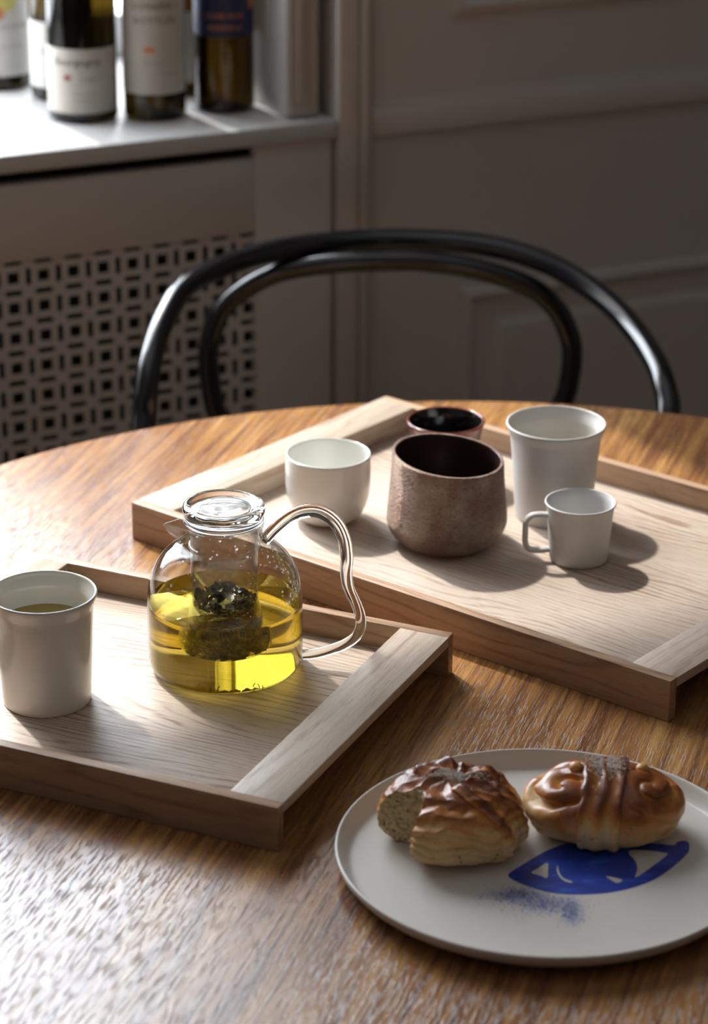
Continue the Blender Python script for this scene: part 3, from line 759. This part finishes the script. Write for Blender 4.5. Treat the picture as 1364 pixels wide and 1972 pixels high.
cu = bpy.data.curves.new('eye', 'CURVE'); cu.dimensions = '2D'; cu.fill_mode = 'BOTH'; cu.extrude = 0.0001
for lp in [eye]+holes:
    pts = smooth_loop([plate_xy(*q) for q in lp], 4); s_ = cu.splines.new('POLY'); s_.points.add(len(pts)-1)
    for q, w_ in zip(s_.points, pts): q.co = (*w_, 0, 1)
    s_.use_cyclic_u = True
tmp = bpy.data.objects.new('tmp', cu); sc.collection.objects.link(tmp)
me = bpy.data.meshes.new_from_object(tmp.evaluated_get(bpy.context.evaluated_depsgraph_get())); bpy.data.objects.remove(tmp)
me.name = 'painted_eye'; me.materials.clear(); me.materials.append(M['blue'])
o = link(bpy.data.objects.new('painted_eye', me), pt); o.location = (0, 0, PZ+.00012); o['label'] = 'cobalt blue brushed eye on the plate floor'
V, Fc = [], []
for _ in range(5200):                                   # sprayed speckle under the eye
    if random.random() < .45: x, y = random.gauss(60, 120), random.gauss(1010, 30)
    elif random.random() < .6: x, y = random.gauss(260, 110), random.gauss(1075, 32)
    else: x, y = random.gauss(430, 45), random.gauss(1130, 48)
    if y < 960 and x > 100: continue
    q = plate_xy(x, y)
    if math.hypot(*q) > .130: continue
    rr = abs(random.gauss(0, .00020))+.00010; b0 = len(V)
    for k in range(6): V.append((q[0]+rr*math.cos(k*PI/3), q[1]+rr*math.sin(k*PI/3), PZ+.00008))
    Fc.append(tuple(range(b0, b0+6)))
o = mesh_obj('paint_speckle', V, Fc, M['blue_spray'], pt, False); o['kind'] = 'stuff'

# ------------------------------------------------------------------ buns
def sph_grid(nphi, nth):
    ph = np.linspace(0, 2*PI, nphi, endpoint=False); th = np.linspace(-0.12, 1.0, nth)
    return ph, th
def fbm(P, s, o=3): return mnoise.fractal(Vector(P)*s, 1.0, 2.0, o)
def make_bun(name, label, loc, rz, ax, ay, az, rfun, bite=None, nphi=360, nth=130):
    """star-shaped dough body: radius along direction (phi, elevation) with ridges; bite = list of vertical cylinders"""
    t = thing(name, label, 'bun', loc, rz)
    V, B, K = [], [], []
    c0z = az*.36
    def surf(d_):
        ph, el = math.atan2(d_.y, d_.x), math.asin(max(-1, min(1, d_.z))); e = 2.15
        r = (abs(d_.x/ax)**e + abs(d_.y/ay)**e + abs(d_.z/((az-c0z) if d_.z > 0 else c0z*1.32))**e)**(-1/e)
        return d_*(r*rfun(d_*r, ph, el)[0])
    surf.c0z = c0z
    for j in range(nth):
        el = -PI/2*.5 + (PI/2*1.5)*j/(nth-1)
        for i in range(nphi):
            ph = 2*PI*i/nphi
            d_ = Vector((math.cos(el)*math.cos(ph), math.cos(el)*math.sin(ph), math.sin(el)))
            e = 2.15
            r = (abs(d_.x/ax)**e + abs(d_.y/ay)**e + abs(d_.z/((az-c0z) if d_.z > 0 else c0z*1.32))**e)**(-1/e)
            p_ = d_*r
            k, bake = rfun(p_, ph, el)
            p_ = p_*k
            cut = 0
            if bite:
                for (bx, by, br) in bite:
                    A_ = d_.x**2+d_.y**2
                    if A_ > 1e-6:
                        Bq = -(d_.x*bx+d_.y*by); Cq = bx*bx+by*by-br*br
                        D_ = Bq*Bq-A_*Cq
                        if D_ > 0:
                            th_ = (-Bq-math.sqrt(D_))/A_
                            if 0 < th_ < p_.length: p_ = d_*th_; cut = 1
                if cut:
                    p_ = p_ + d_*(fbm(p_, 160)*.0035)
            p_.z = max(p_.z+c0z, 0.0002)
            V.append(p_); B.append(bake); K.append(cut)
    Fc, mi = [], []
    for j in range(nth-1):
        for i in range(nphi):
            i2 = (i+1) % nphi; f = (j*nphi+i, j*nphi+i2, (j+1)*nphi+i2, (j+1)*nphi+i)
            Fc.append(f); mi.append(1 if sum(K[q] for q in f) >= 2 else 0)
    Fc.append(tuple(reversed(range(nphi)))); mi.append(0)
    o = mesh_obj('dough_body', V, Fc, None, t, True, 80, [M['bun'], M['crumb']], mi)
    a_ = o.data.attributes.new('bake', 'FLOAT', 'POINT'); a_.data.foreach_set('value', B)
    return t, o, surf
def sm(a, b, x): x = max(0, min(1, (x-a)/(b-a))); return x*x*(3-2*x)
def baked_tube(name, path, rad, parent, flat, ridges, bakef, n=40, amp=.12):
    V, Fc = tube_data(path, rad, n, 1.0)
    P = [Vector(p) for p in path]; out = []
    for i, p in enumerate(P):
        for k in range(n):
            v = Vector(V[i*n+k]); a = 2*PI*k/n
            v = p + (v-p)*(1+amp*math.sin(ridges*a)+.10*fbm(v, 140))
            out.append(v)
    o = mesh_obj(name, out, Fc, M['bun'], parent, True, 80)
    a_ = o.data.attributes.new('bake', 'FLOAT', 'POINT'); a_.data.foreach_set('value', [bakef(v) for v in out])
    return o
def strap(name, parent, surf, path, width, thick, ridges, bakef, nu=70, nv=26):
    """flat dough strap wrapped over the bun: path of (azimuth, elevation) in degrees, laid on the dough surface"""
    D = []
    for a_, e_ in path:
        a_, e_ = math.radians(a_), math.radians(e_); D.append((math.cos(e_)*math.cos(a_), math.cos(e_)*math.sin(a_), math.sin(e_)))
    pts = [v.normalized() for v in catmull(D, nu//(len(path)-1))]; V, Fc, B = [], [], []
    m_ = len(pts)
    for i, d_ in enumerate(pts):
        tg = (pts[min(i+1, m_-1)]-pts[max(i-1, 0)]).normalized(); sd = tg.cross(d_).normalized(); r0 = surf(d_).length
        for k in range(nv+1):
            u = k/nv*2-1; dd = (d_ + sd*(u*width/r0)).normalized(); p = surf(dd)
            rg = .5+.5*math.cos(ridges*PI*u+.8*math.sin(i*.15)); edge = max(0, 1-abs(u)**4)**.5
            end = min(1, min(i, m_-1-i)/5+.3)
            h = thick*edge*end*(.62+.38*rg)+.0008*fbm(p, 120)-.0010
            v = p + (dd*.8+d_*.2)*h + Vector((0, 0, surf.c0z)); v.z = max(v.z, .0003)
            V.append(v); B.append(bakef(v)*(.72+.38*rg))
    w_ = nv+1
    for i in range(m_-1):
        for k in range(nv): Fc.append((i*w_+k, i*w_+k+1, (i+1)*w_+k+1, (i+1)*w_+k))
    o = mesh_obj(name, V, Fc, M['bun'], parent, True, 80)
    a_ = o.data.attributes.new('bake', 'FLOAT', 'POINT'); a_.data.foreach_set('value', B)
    return o
def topping(parent, surf, cx, cy, sx, sy, cnt, lift=.0016, rot=0.0):
    for nm, mt, sz in (('pearl_sugar', 'sugar', .00055), ('cardamom_dust', 'cardamom', .00045)):
        V, Fc = [], []
        for _ in range(cnt*2 if mt == 'sugar' else cnt//2):
            x0, y0 = random.gauss(0, sx), random.gauss(0, sy)
            x, y = cx+x0*math.cos(rot)-y0*math.sin(rot), cy+x0*math.sin(rot)+y0*math.cos(rot)
            c_ = Vector((x, y, surf(x, y)+lift+random.uniform(-.0004, .0006))); s_ = sz*random.uniform(.5, 1.2)
            q = Matrix.Rotation(random.uniform(0, 6), 3, Vector((random.random(), random.random(), random.random())).normalized())
            b0 = len(V)
            for d_ in ((1, 0, 0), (-1, 0, 0), (0, 1, 0), (0, -1, 0), (0, 0, 1), (0, 0, -1)): V.append(c_+q @ (Vector(d_)*s_))
            for f in ((0, 2, 4), (2, 1, 4), (1, 3, 4), (3, 0, 4), (2, 0, 5), (1, 2, 5), (3, 1, 5), (0, 3, 5)): Fc.append(tuple(b0+k for k in f))
        o = mesh_obj(nm, V, Fc, M[mt], parent, False); o['kind'] = 'stuff'
def height_fn(ob):
    me_ = ob.data; n = 90; ext = .075; H_ = np.zeros((n, n))
    co = np.empty(len(me_.vertices)*3); me_.vertices.foreach_get('co', co); co = co.reshape(-1, 3)
    ii = np.clip(((co[:, 0]+ext)/(2*ext)*n).astype(int), 0, n-1); jj = np.clip(((co[:, 1]+ext)/(2*ext)*n).astype(int), 0, n-1)
    np.maximum.at(H_, (ii, jj), co[:, 2])
    for _ in range(2):                                    # close pin holes in the sampled height
        P_ = np.pad(H_, 1, mode='edge'); nb = np.stack([P_[1:-1, :-2], P_[1:-1, 2:], P_[:-2, 1:-1], P_[2:, 1:-1]])
        H_ = np.where(H_ == 0, np.where((nb > 0).sum(0) >= 3, nb.max(0), 0), H_)
    P_ = np.pad(H_, 1, mode='edge'); H_ = (P_[1:-1, 1:-1]*4+P_[1:-1, :-2]+P_[1:-1, 2:]+P_[:-2, 1:-1]+P_[2:, 1:-1])/8
    def fn(x, y):
        u = min(max((x+ext)/(2*ext)*n-.5, 0), n-1.001); v = min(max((y+ext)/(2*ext)*n-.5, 0), n-1.001)
        i, j = int(u), int(v); a, b = u-i, v-j
        return (H_[i, j]*(1-a)+H_[i+1, j]*a)*(1-b)+(H_[i, j+1]*(1-a)+H_[i+1, j+1]*a)*b
    return fn

# whole bun: two coiled lobes with a band over the waist
def bun2_r(p, ph, el):
    k = 1+.035*fbm(p, 38)
    s = 1 if p.x > 0 else -1
    lx, ly = p.x-s*(.030 if s < 0 else .034), p.y*.75+p.z*.66-(.003 if s < 0 else .008)
    rho = math.hypot(lx, ly*1.1); psi = math.atan2(ly, lx*s)
    spir = (rho/(.0185 if s < 0 else .0165) - psi/(2*PI)+(.18 if s < 0 else .62)+.25*fbm(p, 30)) % 1
    up = sm(-.25, .25, el)*sm(.012, .024, abs(p.x))*sm(.036, .024, rho)*(1 if s < 0 else .50)
    g_ = math.exp(-((spir-.5)/.10)**2)
    k -= .12*g_*up
    k += .03*up*math.cos(spir*2*PI)
    k -= .09*math.exp(-(p.x/.011)**2)*(.4+.6*sm(0, .5, el))
    k -= .06*math.exp(-((p.z+.006)/.0035)**2)*(.5+.5*math.sin(ph*2+1))
    bake = .18+.62*sm(-.38, .50, el) - .36*g_*up + .12*fbm(p, 60) - .34*sm(.62, 1, -math.cos(ph))*sm(.9, -.2, el)
    return k, bake
loc2 = at(1160, 1594, PZ); loc2.z = TZ+PZ+.0002
t2, b2, sf2 = make_bun('cardamom_bun', 'whole glazed cardamom bun wrapped by a dough band, right half of plate', loc2, math.radians(-4), .0590, .0430, .0480, bun2_r)
hf2 = height_fn(b2)
bk2 = lambda v: .12+.72*sm(.012, .040, v.z)
strap('wrap_band', t2, sf2, [(-96, -40), (-96, -8), (-95, 30), (-94, 62), (85, 86), (84, 50), (84, 15)], .0150, .0062, 2.4, bk2)
topping(t2, lambda x, y: hf2(x, y)+.0026, 0, .006, .0065, .0105, 900)
for (x, y, r_) in ((-.0205, .001, .0055), (.0275, .010, .0050)):
    z = hf2(x, y); o = mesh_obj('dough_knob', *lathe_data([(0, -.004)]+[(r_*math.cos(a), r_*.8*math.sin(a)) for a in np.linspace(-.5, 1.45, 8)]+[(0, r_*.8)], 20, False), M['bun'], t2)
    o.location = (x, y, z+.0005); a_ = o.data.attributes.new('bake', 'FLOAT', 'POINT'); a_.data.foreach_set('value', [.45]*len(o.data.vertices))

# bitten bun
def bun1_r(p, ph, el):
    k = 1+.04*fbm(p, 36)
    front = sm(.1, .7, -math.sin(ph)); side = 1-sm(.75, 1.2, el)
    q = (p.z+.10*p.x-.06*p.y)/.0062 + .9*fbm(p, 32)
    lay = 1-2*abs((q % 1)-.5)*2                              # sharp folded layers
    k += .038*lay*side*(.25+.75*front)
    tq = (ph*10/(2*PI)+el*.9+.5*fbm(p, 40)) % 1; tw = 1-2*abs(tq-.5)*2
    k += .050*tw*sm(.15, .5, el)*(1-sm(1.2, 1.5, el))*(1-.75*front)
    k += .05*math.exp(-((el-1.05)/.18)**2)*math.sin(ph*4+1)
    bake = .17-.08*front+.66*sm(-.30+.12*front, .62+.20*front, el)+.13*lay*side*front+.15*tw*sm(.2, .5, el)*(1-front)+.1*fbm(p, 60)
    return k, bake
loc1 = at(868, 1617, PZ); loc1.z = TZ+PZ+.0002
t1, b1, sf1 = make_bun('cardamom_bun', 'bitten cardamom bun with crumb showing, left half of plate', loc1, 0.0, .0530, .0515, .0490, bun1_r, bite=[(-.0445, -.0255, .0225), (-.058, -.034, .024), (-.034, -.019, .0135)])
hf1 = height_fn(b1)
bk1 = lambda v: .16+.72*sm(.010, .038, v.z)
strap('wrap_band', t1, sf1, [(-80, 72), (-58, 48), (-46, 22), (-43, -8), (-46, -36)], .0066, .0058, 1.2, bk1)
strap('wrap_band', t1, sf1, [(-20, 74), (-18, 45), (-16, 15), (-18, -20)], .0075, .0052, 1.2, bk1)
strap('wrap_band', t1, sf1, [(150, 42), (115, 55), (80, 60), (45, 50), (20, 30)], .0085, .0072, 1.6, lambda v: .92)
topping(t1, hf1, .004, .004, .013, .0055, 800, .0012, -.35)

# ------------------------------------------------------------------ bentwood chair behind the table
ch = thing('bentwood_chair', 'black lacquered bentwood armchair standing behind the round table', 'chair', (.06, 2.68, 0))
O = Vector((.06, 2.68, 0))
def hoop_pt(px, py):
    f = min(.999, abs(px-781)/520); dep = .42 if px < 781 else .33
    return at_y(px, py, 2.95-dep*(1-math.sqrt(1-f*f)))
outer = [(277, 812), (281, 759), (287, 708), (300, 656), (321, 605), (354, 554), (410, 521), (498, 490), (600, 471), (700, 463), (800, 462), (918, 470), (1021, 494), (1099, 530), (1176, 586), (1228, 643), (1264, 700), (1279, 740), (1288, 786)]
P = [hoop_pt(*q) for q in outer]
l0, r0 = P[0], P[-1]
P = [Vector((-.205, 2.43, TZ-.105)), Vector((-.219, 2.53, TZ-.085)), Vector((-.222, 2.605, TZ-.052))] + P + [Vector((.330, 2.662, TZ-.055)), Vector((.326, 2.58, TZ-.085)), Vector((.315, 2.47, TZ-.105))]
tube('armrest_hoop', [v-O for v in catmull(P, 8)], .0130, M['chair'], ch, 20)
inner = [(417, 792), (405, 735), (401, 682), (411, 631), (430, 592), (465, 561), (515, 532), (566, 517), (640, 507), (700, 503), (760, 502), (815, 503), (918, 518), (1021, 552), (1073, 597), (1098, 650), (1102, 690), (1097, 730), (1085, 772)]
P = [at_y(x, y, 2.905) for x, y in inner]
P = [Vector((-.085, 2.86, .455)), Vector((-.115, 2.885, .53)), Vector((-.137, 2.90, .59))] + P + [Vector((.215, 2.90, .59)), Vector((.195, 2.885, .53)), Vector((.165, 2.86, .455))]
tube('backrest_hoop', [v-O for v in catmull(P, 8)], .0121, M['chair'], ch, 20)
lathe('seat_ring', [(.175, .432), (.208, .432), (.212, .445), (.208, .458), (.176, .458)], M['chair'], ch, 64, closed=True)
lathe('seat', [(0, .452), (.178, .450), (.178, .444), (0, .444)], M['cane'], ch, 48)
for (x0, y0, z0, x1, y1) in ((-.265, -.245, TZ-.105, -.235, -.27), (.255, -.215, TZ-.105, .235, -.27), (-.13, .15, .450, -.17, .235), (.13, .15, .450, .17, .235)):
    tube('leg', catmull([(x0, y0, z0), (x0*.75+x1*.25, y0*.7+y1*.3, z0*.62), (x1*.97, y1*.95, z0*.25), (x1, y1, 0)], 6), .0128, M['chair'], ch, 16)
lathe('leg_hoop', [(.165, .235), (.173, .228), (.181, .235), (.173, .242)], M['chair'], ch, 48, closed=True)
